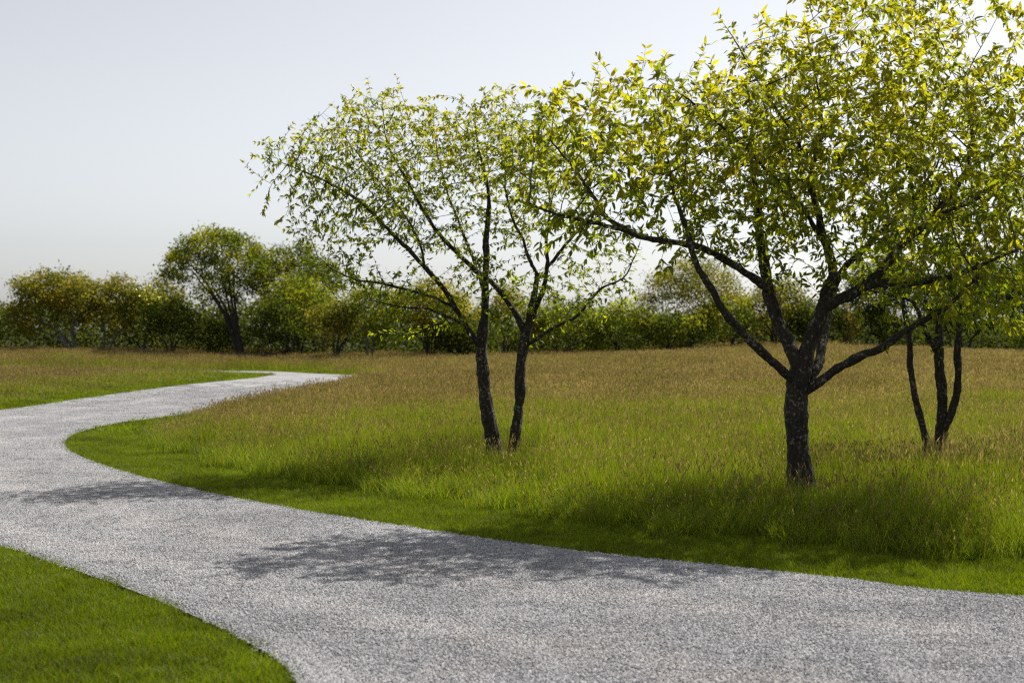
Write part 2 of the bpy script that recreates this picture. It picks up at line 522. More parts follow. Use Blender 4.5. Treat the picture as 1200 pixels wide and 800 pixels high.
MOWN = 1.35
def meadow_points():
    X, Y, E, SIDE, FAR = [], [], [], [], []
    r = np.random.default_rng(5)
    for (y0, y1, s, far, m) in ((7, 17, 0.155, 0, 5.0), (17, 30, 0.19, 0, 5.0), (30, 48, 0.28, 1, 4), (48, 86, 0.36, 1, 5)):
        x, y = jitter_grid(-40, 40, y0, y1, s, r)
        k = in_view(x, y, m); x, y = x[k], y[k]
        ins, di, do = road_fields(x, y)
        mid = ((di <= do))
        e = np.minimum(di, do)
        wig = 0.22 * wave(x, y, 1.6, 8) + 0.12 * wave(x, y, 0.6, 9)
        mown = np.where(mid, MOWN - 1.0 * sstep(26, 30, y) * (y < 57), 1.1) + wig * np.where(mid, 1 - 0.7 * sstep(25.5, 29, y), 1)
        keep = (~ins) & (e > mown) & ~((~mid) & (y < 22)) & ~((x < 1.5) & (y < 10.5)) 
        X.append(x[keep]); Y.append(y[keep]); E.append((e - mown)[keep]); SIDE.append(mid[keep]); FAR.append(np.full(keep.sum(), far))
    return [np.concatenate(a) for a in (X, Y, E, SIDE, FAR)]
x, y, e, mid, far = meadow_points()
r = np.random.default_rng(6)
n = len(x)
pb = -0.10 + 0.72 * sstep(16, 42, y) + 0.28 * wave(x, y, 7, 21) + 0.18 * wave(x, y, 2.5, 22)
nose = np.exp(-(((x + 5.5) / 3.2) ** 2 + ((y - 25.5) / 4.5) ** 2))
pb = pb + 0.55 * nose
pb = np.where(mid, pb, -0.25 + 1.25 * sstep(1.0, 5.5, e) + 0.15 * wave(x, y, 5, 23))
pb = np.where(mid & (e < 0.8), pb - 0.3, pb)
seedy = r.uniform(0, 1, n) < pb
idx = r.integers(0, 4, n) + np.where(seedy, 4, 0) + np.where(far > 0, 8, 0)
hs_ = 0.80 * (0.55 + 0.45 * sstep(0.0, 1.2, e)) * (1 + 0.17 * wave(x, y, 3.2, 30) + 0.10 * wave(x, y, 0.9, 33)) * r.uniform(0.85, 1.15, n)
hs_ = np.where(mid, hs_, hs_ * 0.8)
for tx, ty in ((2.88, 14), (-0.16, 18), (0.03, 18), (5.2, 17.6)):
    hs_ = hs_ * (1 - 0.62 * np.exp(-((x - tx) ** 2 + (y - ty + 0.25) ** 2) / 0.45 ** 2))
z = ground_z(x, y)
meadow = scatter('meadow_grass', np.stack([x, y, z - 0.01], 1),
                 np.stack([r.normal(0, 0.06, n), r.normal(0, 0.06, n), r.uniform(0, 6.283, n)], 1),
                 np.stack([r.uniform(0.9, 1.2, n)] * 2 + [hs_], 1), idx, meadow_src, M_BLADE)
tag(meadow, 'tall unmown meadow grass gone to brown seed heads around the trees', 'grass', kind='stuff')
print('meadow tufts', n)

# mown turf
def lawn_cols(r, n):
    k = r.uniform(0, 1, (n, 1))
    ct = np.array([0.095, 0.165, 0.006]) * (1 - k) + np.array([0.18, 0.215, 0.008]) * k
    dry = r.uniform(0, 1, (n, 1)) < 0.08
    ct = np.where(dry, np.array([0.17, 0.14, 0.06]), ct)
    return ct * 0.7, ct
lawn_src = []
for i in range(5):
    rr = np.random.default_rng(200 + i)
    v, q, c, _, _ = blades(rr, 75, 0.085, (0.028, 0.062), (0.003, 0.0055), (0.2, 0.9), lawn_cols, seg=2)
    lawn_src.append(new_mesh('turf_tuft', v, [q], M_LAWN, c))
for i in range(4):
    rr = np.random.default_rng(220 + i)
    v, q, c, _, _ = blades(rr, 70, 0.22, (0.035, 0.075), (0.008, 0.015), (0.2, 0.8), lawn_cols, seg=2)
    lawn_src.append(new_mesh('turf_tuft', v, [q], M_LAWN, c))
X, Y, FAR = [], [], []
r = np.random.default_rng(7)
for (y0, y1, s, f_, m) in ((5, 15, 0.078, 0, 4.0), (15, 24, 0.1, 0, 4.0), (24, 66, 0.2, 1, 4)):
    x, y = jitter_grid(-32, 34, y0, y1, s, r)
    k = in_view(x, y, m); x, y = x[k], y[k]
    ins, di, do = road_fields(x, y)
    mid_ = di <= do
    e = np.minimum(di, do)
    # verge strips, the near lawn, and the thin grass at the feet of the far shrubs
    e = np.where(ins, -e, e)
    keep = (e > -0.04) & ((e < 1.75) | ((~mid_) & (y < 23)) | ((mid_) & (y > 57) & (y < 66) & (x < 0)))
    keep &= e > 0.01 + 0.02 * wave(x, y, 0.35, 52)
    X.append(x[keep]); Y.append(y[keep]); FAR.append(np.full(keep.sum(), f_))
x, y, far = np.concatenate(X), np.concatenate(Y), np.concatenate(FAR)
n = len(x)
z = ground_z(x, y)
sc = r.uniform(0.8, 1.25, n)
lawn = scatter('lawn_grass', np.stack([x, y, z - 0.004], 1),
               np.stack([r.normal(0, 0.1, n), r.normal(0, 0.1, n), r.uniform(0, 6.283, n)], 1),
               np.stack([sc, sc, sc * (1 + 0.15 * wave(x, y, 0.9, 41))], 1),
               np.where(far > 0, 5 + r.integers(0, 4, n), r.integers(0, 5, n)), lawn_src, M_LAWN)
tag(lawn, 'short mown green turf edging the gravel drive', 'grass', kind='stuff')
print('lawn tufts', n)

# loose gravel
M_STONE = stone_material()
gr_src = []
for i in range(6):
    rr = np.random.default_rng(300 + i)
    ns = 480
    p = np.stack([rr.uniform(-0.2, 0.2, ns), rr.uniform(-0.2, 0.2, ns), np.zeros(ns)], 1)
    s = rr.uniform(0.0042, 0.0092, ns)
    o6 = np.array([[1, 0, 0], [0, 1, 0], [-1, 0, 0], [0, -1, 0], [0, 0, 0.75], [0, 0, -0.6]])
    A = rr.normal(0, 1, (ns, 3, 3))
    Qm, _ = np.linalg.qr(A)
    V = np.einsum('nij,kj->nki', Qm, o6) * (s[:, None, None] * rr.uniform(0.75, 1.3, (ns, 6, 1)))
    V[:, :, 2] *= 0.8
    V = V + p[:, None, :] + np.array([0, 0, 1]) * (s * 0.35)[:, None, None]
    T = np.array([[0, 1, 4], [1, 2, 4], [2, 3, 4], [3, 0, 4], [1, 0, 5], [2, 1, 5], [3, 2, 5], [0, 3, 5]])
    F_ = (np.arange(ns)[:, None, None] * 6 + T[None]).reshape(-1, 3)
    b = np.clip(rr.normal(0.325 if i < 4 else 0.405, 0.088, ns), 0.07, 0.65)
    warm = rr.normal(0.004 if i < 4 else 0.04, 0.014, ns)
    c = np.stack([b * (0.985 + warm), b * 0.992, b * (1.04 - warm)], 1)
    gr_src.append(new_mesh('stone_patch', V.reshape(-1, 3), [F_], M_STONE, np.repeat(c, 6, axis=0)))
for i in range(3):       # small patches that keep the stones tight to the turf edge
    big = gr_src[i]
    co = np.array([v.co[:] for v in big.vertices]).reshape(-1, 6, 3)
    cc = np.zeros(len(big.vertices) * 4, np.float32); big.attributes['col'].data.foreach_get('color', cc)
    cc = cc.reshape(-1, 6, 4)
    k = np.abs(co.mean(1)[:, :2]).max(1) < 0.06
    m = int(k.sum())
    F_ = (np.arange(m)[:, None, None] * 6 + T[None]).reshape(-1, 3)
    gr_src.append(new_mesh('stone_patch', co[k].reshape(-1, 3), [F_], M_STONE, cc[k].reshape(-1, 4)[:, :3]))
r = np.random.default_rng(9)
x, y = jitter_grid(-18, 12, 5.8, 50, 0.2, r)
k = in_view(x, y, 3.5) & (r.uniform(0, 1, len(x)) > sstep(24, 50, y)); x, y = x[k], y[k]
ins, di, do = road_fields(x, y)
k = ins & (np.minimum(di, do) > 0.2)
x, y = x[k], y[k]
ins, di, do = road_fields(x, y)
run = di + 0.25 * wave(x, y, 6, 72)
track = np.exp(-((run - 1.35) / 0.26) ** 2) + np.exp(-((run - 2.95) / 0.28) ** 2) + 0.7 * np.exp(-((run - 4.5) / 0.4) ** 2) + 0.45 * wave(run * 1.6, 0.12 * x, 1.2, 71) - 0.1
idx = np.where(r.uniform(0, 1, len(x)) < 0.03 + 0.72 * np.clip(track, 0, 1), 4 + r.integers(0, 2, len(x)), r.integers(0, 4, len(x)))
bx_, by_ = [], []
for line in (inner_s, outer_s):
    dv = line[1:] - line[:-1]; L = np.hypot(dv[:, 0], dv[:, 1])
    for (px_, py_), (dx, dy), l in zip(line[:-1], dv, L):
        for t in np.arange(0, 1, 0.085 / max(l, 0.085)):
            cx, cy = px_ + dx * t, py_ + dy * t
            if 5.8 < cy < 30 and abs(cx) < 0.36 * cy + 3.5:
                for s_ in (-0.22, -0.14, -0.055, 0.055, 0.14, 0.22):
                    bx_.append(cx - dy / l * s_); by_.append(cy + dx / l * s_)
bx_, by_ = np.array(bx_), np.array(by_)
ins, di, do = road_fields(bx_, by_)
k = ins & (np.minimum(di, do) > 0.045)
x = np.concatenate([x, bx_[k]]); y = np.concatenate([y, by_[k]])
idx = np.concatenate([idx, 6 + r.integers(0, 3, int(k.sum()))])
n = len(x)
grav = scatter('loose_gravel', np.stack([x, y, np.full(n, 0.001)], 1), np.stack([np.zeros(n), np.zeros(n), r.integers(0, 4, n) * math.pi / 2 + r.uniform(-0.4, 0.4, n)], 1),
               np.stack([r.uniform(0.9, 1.1, n)] * 3, 1), idx, gr_src, M_STONE)
tag(grav, 'loose pale grey gravel chips covering the near drive', 'gravel', kind='stuff')
print('gravel patches', n)

# ------------------------------------------------------------------ tree growing
def tube(path, rad, sides, seed=0, rough=0.0):
    """a tapering branch around a polyline"""
    p = np.asarray(path, float); n = len(p)
    tan = np.gradient(p, axis=0); tan /= np.linalg.norm(tan, axis=1)[:, None] + 1e-9
    u = np.cross(tan[0], [0.3, 0.9, 0.1]); u /= np.linalg.norm(u) + 1e-9
    a = np.arange(sides) * 2 * math.pi / sides
    r = np.random.default_rng(seed)
    V = np.zeros((n, sides, 3))
    for i in range(n):
        u = u - tan[i] * np.dot(u, tan[i]); u /= np.linalg.norm(u) + 1e-9
        w = np.cross(tan[i], u)
        if rough:
            ridge = r.normal(0, 1, sides) if i == 0 else 0.8 * ridge + 0.6 * r.normal(0, 1, sides)
        rr = rad[i] * (1 + rough * ridge) if rough else rad[i]
        V[i] = p[i] + (np.cos(a) * rr)[:, None] * u + (np.sin(a) * rr)[:, None] * w
    k = np.arange(n * sides).reshape(n, sides)
    q = np.stack([k[:-1], np.roll(k, -1, 1)[:-1], np.roll(k, -1, 1)[1:], k[1:]], -1).reshape(-1, 4)
    return V.reshape(-1, 3), q

def resample(path, step):
    p = np.asarray(path, float)
    s = np.concatenate([[0], np.cumsum(np.linalg.norm(np.diff(p[:, :3], axis=0), axis=1))])
    n = max(2, int(round(s[-1] / step)) + 1)
    t = np.linspace(0, s[-1], n)
    return np.stack([np.interp(t, s, p[:, k]) for k in range(p.shape[1])], 1)

class Growth:
    def __init__(self):
        self.p = []; self.par = []; self.hand = []; self.r = []
    def add_path(self, path, radii, attach=-1):
        last = attach
        for q, rr in zip(path, radii):
            self.p.append(np.array(q)); self.par.append(last); self.hand.append(True); self.r.append(rr)
            last = len(self.p) - 1
        return last
    def nearest(self, q):
        d = np.linalg.norm(np.array(self.p) - q, axis=1)
        return int(np.argmin(d))
    def grow(self, att, D, kill, infl, iters, up=0.15, jit=0.12, seed=0, skip=0):
        r = np.random.default_rng(seed)
        P_ = np.array(self.p); par = list(self.par)
        dirs_taken = {}
        n0 = len(P_)
        d = np.linalg.norm(att[:, None, :] - P_[None, skip:], axis=2)
        near = np.argmin(d, 1) + skip; dist = d[np.arange(len(att)), near - skip]
        alive = np.ones(len(att), bool)
        alive &= dist > kill
        for it in range(iters):
            k = alive & (dist < infl)
            if not k.any(): break
            ids = near[k]
            v = att[k] - P_[ids]; v /= np.linalg.norm(v, axis=1)[:, None] + 1e-9
            uniq, inv = np.unique(ids, return_inverse=True)
            acc = np.zeros((len(uniq), 3)); np.add.at(acc, inv, v)
            acc /= np.linalg.norm(acc, axis=1)[:, None] + 1e-9
            acc += np.array([0, 0, up]) + r.normal(0, jit, acc.shape)
            acc /= np.linalg.norm(acc, axis=1)[:, None] + 1e-9
            newp = []; newpar = []
            for a_, u_ in zip(acc, uniq):
                taken = dirs_taken.setdefault(int(u_), [])
                if any(np.dot(a_, b_) > 0.93 for b_ in taken):
                    continue
                taken.append(a_)
                newp.append(P_[u_] + a_ * D); newpar.append(int(u_))
            if not newp:
                break
            newp = np.array(newp); base = len(P_)
            P_ = np.vstack([P_, newp]); par += newpar
            ka = np.nonzero(alive)[0]
            d2 = np.linalg.norm(att[ka][:, None, :] - newp[None], axis=2)
            j = np.argmin(d2, 1); dm = d2[np.arange(len(ka)), j]
            better = dm < dist[ka]
            near[ka[better]] = base + j[better]; dist[ka[better]] = dm[better]
            alive &= dist > kill
        self.hand += [False] * (len(P_) - n0); self.r += [0.0] * (len(P_) - n0)
        self.p = list(P_); self.par = par
    def finish(self, rtip, power=2.2):
        n = len(self.p); par = self.par
        kids = [[] for _ in range(n)]
        for i in range(n):
            if par[i] >= 0: kids[par[i]].append(i)
        tips = np.zeros(n); togo = np.zeros(n, int)
        for i in range(n - 1, -1, -1):      # children always come after parents
            if not kids[i]: tips[i] = 1
            else:
                tips[i] = sum(tips[c] for c in kids[i]); togo[i] = 1 + max(togo[c] for c in kids[i])
        rad = rtip * tips ** (1 / power)
        for i in range(n):
            if self.hand[i]: rad[i] = max(self.r[i], 0.004)
            elif par[i] >= 0: rad[i] = min(rad[i], rad[par[i]] * 0.85)
        self.kids, self.tips, self.rad, self.togo = kids, tips, rad, togo
        self.P = np.array(self.p)
    def twig_tubes(self, big=7, seed=0):
        """tubes of everything that grew (the hand-placed limbs are meshes of their own)"""
        VV, QQ, o = [], [], 0
        start = [i for i in range(len(self.p)) if not self.hand[i] and (self.hand[self.par[i]] or max(self.kids[self.par[i]], key=lambda c: self.tips[c]) != i)]
        for s in start:
            chain = [self.par[s], s]
            while self.kids[chain[-1]]:
                chain.append(max(self.kids[chain[-1]], key=lambda c: self.tips[c]))
            pts = self.P[chain].copy()
            rr = self.rad[chain].copy(); rr[0] = min(rr[0], rr[1] * 1.15)
            if len(pts) > 3:
                pts[1:-1] = 0.25 * pts[:-2] + 0.5 * pts[1:-1] + 0.25 * pts[2:]
            sides = 3 if rr[1] < 0.006 else (5 if rr[1] < 0.02 else big)
            v, q = tube(pts, rr, sides)
            VV.append(v); QQ.append(q + o); o += len(v)
        return VV, QQ, o

LT = np.array([[0, 0, 0], [0.30, 0, 0], [0.68, 0, 0], [1, 0, 0], [0.27, 0.42, 0], [0.66, 0.36, 0], [0.27, -0.42, 0], [0.66, -0.36, 0]])
L_T = np.array([[0, 1, 4], [2, 3, 5], [0, 6, 1], [2, 7, 3]]); L_Q = np.array([[1, 2, 5, 4], [1, 6, 7, 2]])
def leaf_mesh_arrays(pos, d, nrm, length, width, fold=0.35, curl=0.25):
    """folded, curling leaves; 8 vertices each"""
    n = len(pos)
    d = d / (np.linalg.norm(d, axis=1)[:, None] + 1e-9)
    nrm = nrm - d * np.sum(nrm * d, axis=1)[:, None]; nrm /= np.linalg.norm(nrm, axis=1)[:, None] + 1e-9
    s = np.cross(nrm, d)
    lx = LT[None, :, 0] * length[:, None]
    ly = LT[None, :, 1] * width[:, None]
    cu = np.asarray(curl) if np.ndim(curl) else np.full(n, curl)
    lz = np.abs(ly) * fold - (LT[None, :, 0] ** 2) * (length * cu)[:, None]
    V = pos[:, None, :] + lx[:, :, None] * d[:, None, :] + ly[:, :, None] * s[:, None, :] + lz[:, :, None] * nrm[:, None, :]
    k = np.arange(n)[:, None, None] * 8
    return V.reshape(-1, 3), [(k + L_T[None]).reshape(-1, 3), (k + L_Q[None]).reshape(-1, 4)]

def simple_leaf_arrays(pos, d, nrm, length, width):
    """four-cornered leaves for far foliage"""
    n = len(pos)
    d = d / (np.linalg.norm(d, axis=1)[:, None] + 1e-9)
    nrm = nrm - d * np.sum(nrm * d, axis=1)[:, None]; nrm /= np.linalg.norm(nrm, axis=1)[:, None] + 1e-9
    s = np.cross(nrm, d)
    V = np.stack([pos, pos + d * (0.45 * length)[:, None] + s * (0.5 * width)[:, None] - nrm * (0.08 * length)[:, None],
                  pos + d * length[:, None] - nrm * (0.25 * length)[:, None], pos + d * (0.45 * length)[:, None] - s * (0.5 * width)[:, None] - nrm * (0.08 * length)[:, None]], 1)
    return V.reshape(-1, 3), [(np.arange(n)[:, None] * 4 + np.array([0, 1, 2, 3]))]

def ellipsoids(specs, count, seed, clump=0.19):
    """points through a union of ellipsoids given as (px, py, rx_px, ry_px, depth, depth_radius)"""
    r = np.random.default_rng(seed)
    vols = np.array([s[2] * s[3] * s[5] * (s[4] / F) ** 2 * (s[6] if len(s) > 6 else 1.0) for s in specs]); vols /= vols.sum()
    out = []
    for s, v in zip(specs, vols):
        m = max(3, int(round(count * v)))
        q = r.normal(0, 1, (m, 3)); q /= np.linalg.norm(q, axis=1)[:, None]
        q *= r.uniform(0, 1, (m, 1)) ** (1 / 2.6)
        c = P(s[0], s[1], s[4])
        if clump:
            nc = max(3, int(m * 0.026)); k = r.uniform(0, 1, m) < 0.78
            q[k] = q[r.integers(0, nc, int(k.sum()))] + r.normal(0, 1, (int(k.sum()), 3)) * clump / np.array([s[2] / F * s[4], s[5], s[3] / F * s[4]])
            q /= np.maximum(1.0, np.linalg.norm(q, axis=1))[:, None]
        out.append(c + q * np.array([s[2] / F * s[4], s[5], s[3] / F * s[4]]))
    return np.concatenate(out)

def meadow_tree(label, group, base, stems, limbs, crown, n_att, seed, leaf_len, per_node, whip, young, D=0.11, kill=0.17, leafless=0.0, up=0.12):
    """stems and limbs: (name, [(px, py, depth, radius)...], index of the path it leaves or -1)"""
    r = np.random.default_rng(seed)
    root = thing('meadow_tree', label, 'tree', base, group)
    off = np.array(base, float)
    g = Growth()
    node_of = []
    for i, (nm, pts) in enumerate(stems + limbs):
        raw = np.array([[*P(a, b, c), w] for a, b, c, w in pts])
        sm = smooth(raw, 6)
        sm = resample(sm, 0.05 if nm == 'trunk' else 0.045)
        L = len(sm)
        wob = np.cumsum(r.normal(0, 1, (L, 3)), axis=0) * 0.0035
        wob -= np.linspace(0, 1, L)[:, None] * wob[-1]
        sm[:, :3] += wob
        rr = sm[:, 3] * (1 + 0.07 * np.sin(np.arange(L) * 0.6 + r.uniform(0, 6)) + 0.05 * r.normal(0, 1, L))
        v, q = tube(sm[:, :3], rr, 24 if nm == 'trunk' else 14, seed + i, rough=0.05)
        obj(nm, new_mesh(nm, v - off, [q], M_BARK, smooth_shade=True), root)
        step = resample(sm, D)
        att = -1 if i == 0 or nm == 'trunk' else g.nearest(step[0, :3])
        g.add_path(step[:, :3], step[:, 3], att)
    n_stem = 0
    a = ellipsoids(crown, n_att, seed + 7)
    g.grow(a, D, kill, 2.2, 90, up=up, jit=0.16, seed=seed)
    g.finish(0.0030, 2.05)
    # twigs
    VV, QQ, o = g.twig_tubes(seed=seed)
    lp, ld, lage = [], [], []
    Pn = g.P
    for i in range(len(g.p)):
        pa = g.par[i]
        if pa < 0: continue
        t = Pn[i] - Pn[pa]; t /= np.linalg.norm(t) + 1e-9
        if not g.hand[i] and g.togo[i] < 7 and r.uniform() > leafless:
            m = r.poisson(per_node)
            for _ in range(m):
                s = r.normal(0, 1, 3); s -= t * np.dot(s, t); s /= np.linalg.norm(s) + 1e-9
                lp.append(Pn[pa] + (Pn[i] - Pn[pa]) * r.uniform(0, 1)); ld.append(t * 0.55 + s * 0.8); lage.append(0.35 + 0.1 * r.normal())
        if g.hand[i] and (g.r[i] < 0.02 or (g.r[i] < 0.036 and r.uniform() < 0.35)):      # short leafy spurs along the thin ends of the limbs
            for _ in range(r.poisson(per_node * 2.2)):
                s = r.normal(0, 1, 3); s -= t * np.dot(s, t); s /= np.linalg.norm(s) + 1e-9
                lp.append(Pn[pa] + (Pn[i] - Pn[pa]) * r.uniform(0, 1) + s * abs(r.normal(0, 0.05))); ld.append(t * 0.6 + s * 0.7); lage.append(0.6 + 0.15 * r.normal())
        if not g.kids[i] and r.uniform() > 0.12:
            # a young shoot carrying on past the tip
            L = r.uniform(*whip); k = max(3, int(L / 0.055))
            pth = [Pn[i]]; dr = t.copy()
            bias = np.array([0, 0, r.uniform(-0.1, 0.5)])
            for j in range(k):
                dr = dr + bias * 0.16 + r.normal(0, 0.06, 3); dr /= np.linalg.norm(dr)
                pth.append(pth[-1] + dr * L / k)
            v, q = tube(pth, np.linspace(0.0028, 0.0012, k + 1), 3)
            VV.append(v); QQ.append(q + o); o += len(v)
            if r.uniform() > leafless:
                for j in range(1, k + 1):
                    for _ in range(r.integers(2, 6)):
                        s = r.normal(0, 1, 3); s -= dr * np.dot(s, dr); s /= np.linalg.norm(s) + 1e-9
                        lp.append(pth[j]); ld.append(dr * 0.7 + s * 0.7); lage.append(0.6 + 0.4 * j / k + 0.08 * r.normal())
    obj('twigs', new_mesh('twigs', np.concatenate(VV) - off, [np.concatenate(QQ)], M_TWIG, smooth_shade=True), root)
    lp = np.array(lp); ld = np.array(ld); lage = np.clip(np.array(lage), 0, 1)
    n = len(lp)
    ld = ld / np.linalg.norm(ld, axis=1)[:, None]
    ld += np.array([0, 0, -0.28]) + r.normal(0, 0.15, (n, 3))
    nr = r.normal(0, 0.55, (n, 3)) + np.array([0, 0, 0.8])
    ln = leaf_len * r.uniform(0.65, 1.25, n)
    # young leaves are yellower than the settled ones; the top of the tree has the most new growth
    top = sstep(off[2] + 2.0, off[2] + 5.2, lp[:, 2])
    clump = 0.5 + 0.5 * np.sin(lp[:, 0] * 3.1 + 1.3) * np.sin(lp[:, 1] * 2.7) * np.sin(lp[:, 2] * 3.3 + 0.7)
    y_ = np.clip(lage * 0.55 + top * 0.35 + (clump - 0.5) * 0.5 + r.normal(0, 0.14, n) + young, 0, 1)[:, None]
    c0 = np.array([0.060, 0.092, 0.013]); c1 = np.array([0.158, 0.182, 0.020]); c2 = np.array([0.30, 0.275, 0.028])
    c = np.where(y_ < 0.5, c0 + (c1 - c0) * y_ * 2, c1 + (c2 - c1) * (y_ - 0.5) * 2) * r.uniform(0.85, 1.15, (n, 1))
    v, f = leaf_mesh_arrays(lp - off, ld, nr, ln, ln * r.uniform(0.34, 0.48, n), curl=r.uniform(0.05, 0.45, n))
    cr = obj('crown', new_mesh('crown', v, f, M_LEAF, np.repeat(c, 8, axis=0)), root)
    print(label, 'nodes', len(g.p), 'leaves', n)
    return root

# ---- the spreading tree on the right (nearest)
D1 = 14.0
main_stems = [('trunk', [(947, 606, D1, 0.24), (945, 588, D1, 0.185), (940, 565, D1, 0.132), (937, 535, D1, 0.112), (935, 500, D1, 0.105), (933, 470, D1, 0.109), (935, 447, D1, 0.112), (941, 425, D1, 0.09), (949, 397, D1, 0.078), (962, 370, 14.0, 0.072), (970, 340, 14.1, 0.066)])]
main_limbs_raw = [
    ('limb', [(934, 448, D1, 0.05), (921, 437, 13.9, 0.052), (881, 400, 13.7, 0.048), (852, 368, 13.5, 0.044), (832, 337, 13.4, 0.038), (818, 312, 13.3, 0.034), (805, 270, 13.2, 0.028), (790, 225, 13.1, 0.018), (784, 190, 13.1, 0.010)]),
    ('limb', [(937, 440, D1, 0.075), (931, 420, 14.0, 0.08), (913, 380, 14.2, 0.07), (900, 343, 14.3, 0.068), (893, 303, 14.5, 0.056), (890, 270, 14.6, 0.046), (884, 225, 14.7, 0.034), (878, 180, 14.8, 0.022), (884, 130, 14.8, 0.012)]),
    ('limb', [(899, 338, 14.3, 0.054), (877, 322, 14.1, 0.046), (850, 303, 13.9, 0.041), (818, 288, 13.7, 0.037), (763, 279, 13.3, 0.030), (725, 266, 13.1, 0.025), (690, 257, 12.9, 0.020), (650, 250, 12.8, 0.014), (620, 238, 12.8, 0.010)]),
    ('limb', [(740, 272, 13.2, 0.028), (712, 254, 13.3, 0.024), (695, 228, 13.4, 0.02), (672, 195, 13.5, 0.015), (645, 165, 13.5, 0.009)]),
    ('limb', [(970, 340, 14.1, 0.055), (976, 316, 14.2, 0.052), (964, 280, 14.2, 0.045), (958, 250, 14.2, 0.038), (950, 210, 14.3, 0.03), (962, 160, 14.4, 0.022), (958, 110, 14.5, 0.014), (944, 30, 14.5, 0.007)]),
    ('limb', [(964, 282, 14.2, 0.03), (935, 236, 14.0, 0.026), (905, 205, 13.7, 0.022), (865, 165, 13.5, 0.018), (825, 130, 13.4, 0.014), (790, 105, 13.3, 0.008)]),
    ('limb', [(938, 462, 14.02, 0.05), (952, 440, 14.1, 0.056), (962, 415, 14.3, 0.055), (968, 385, 14.6, 0.052), (976, 345, 14.9, 0.044), (987, 317, 15.0, 0.04), (1018, 287, 15.1, 0.034), (1042, 262, 15.2, 0.028), (1070, 232, 15.3, 0.022), (1097, 196, 15.3, 0.014)]),
    ('limb', [(968, 360, 14.0, 0.06), (985, 350, 13.9, 0.062), (1012, 336, 13.8, 0.055), (1032, 318, 13.8, 0.05), (1053, 291, 13.8, 0.045), (1075, 270, 13.8, 0.04), (1095, 250, 13.9, 0.034), (1125, 213, 14.0, 0.026), (1140, 160, 14.2, 0.018), (1132, 100, 14.3, 0.010)]),
    ('limb', [(1008, 338, 13.8, 0.042), (1039, 331, 13.5, 0.04), (1075, 332, 13.2, 0.034), (1120, 322, 12.9, 0.026), (1170, 300, 12.7, 0.018), (1215, 282, 12.6, 0.010)]),
    ('limb', [(940, 462, D1, 0.058), (958, 448, 13.9, 0.054), (976, 434, 13.8, 0.05), (1003, 418, 13.6, 0.046), (1030, 408, 13.4, 0.044), (1054, 392, 13.2, 0.036), (1084, 374, 13.0, 0.03), (1115, 352, 12.8, 0.024), (1150, 320, 12.7, 0.016)]),
    ('limb', [(950, 190, 14.3, 0.018), (925, 150, 14.2, 0.016), (895, 105, 14.1, 0.012), (868, 60, 14.0, 0.008), (850, 32, 14.0, 0.004)]),
    ('limb', [(1092, 253, 13.9, 0.03), (1140, 232, 14.2, 0.026), (1180, 202, 14.4, 0.02), (1225, 165, 14.6, 0.012)]),
]
main_limbs = [(nm, [(a, b, c, w * 0.88) for a, b, c, w in pts]) for nm, pts in main_limbs_raw]
main_crown = [
    (690, 172, 92, 92, 13.2, 1.1), (680, 275, 60, 32, 13.0, 0.5, 0.8), (925, 300, 65, 34, 13.8, 0.8, 0.9), (640, 190, 55, 75, 13.0, 0.8), (775, 160, 95, 88, 13.5, 1.4), (850, 170, 90, 80, 13.8, 1.6),
    (915, 150, 95, 105, 14.2, 1.8), (1000, 110, 110, 125, 14.4, 2.0, 0.72), (1095, 110, 85, 130, 14.4, 1.9, 0.75), (1010, 215, 150, 75, 14.1, 2.0),
    (1130, 220, 110, 90, 13.9, 1.9), (1080, 300, 110, 55, 13.3, 1.4), (1140, 345, 65, 45, 12.8, 0.7), (890, 250, 110, 50, 14.0, 1.4),
    (785, 268, 60, 42, 13.2, 0.6, 0.9), (1215, 150, 75, 130, 14.2, 1.6), (868, 80, 18, 40, 14.0, 0.3, 1.6), (938, 25, 18, 50, 14.4, 0.3, 1.0), (1000, 30, 60, 60, 14.4, 1.0), (1180, 320, 60, 70, 13.2, 1.2),
]
bx, by, _ = P(943, 590, D1)
meadow_tree('spreading meadow tree with one thick forking trunk and the widest yellow green crown', 'open meadow trees with new yellow green leaves',
            (bx, by, float(ground_z(np.array([bx]), np.array([by]))[0])), main_stems, main_limbs, main_crown, 6500, 31, 0.084, 4.4, (0.10, 0.30), 0.12, D=0.10, kill=0.13)

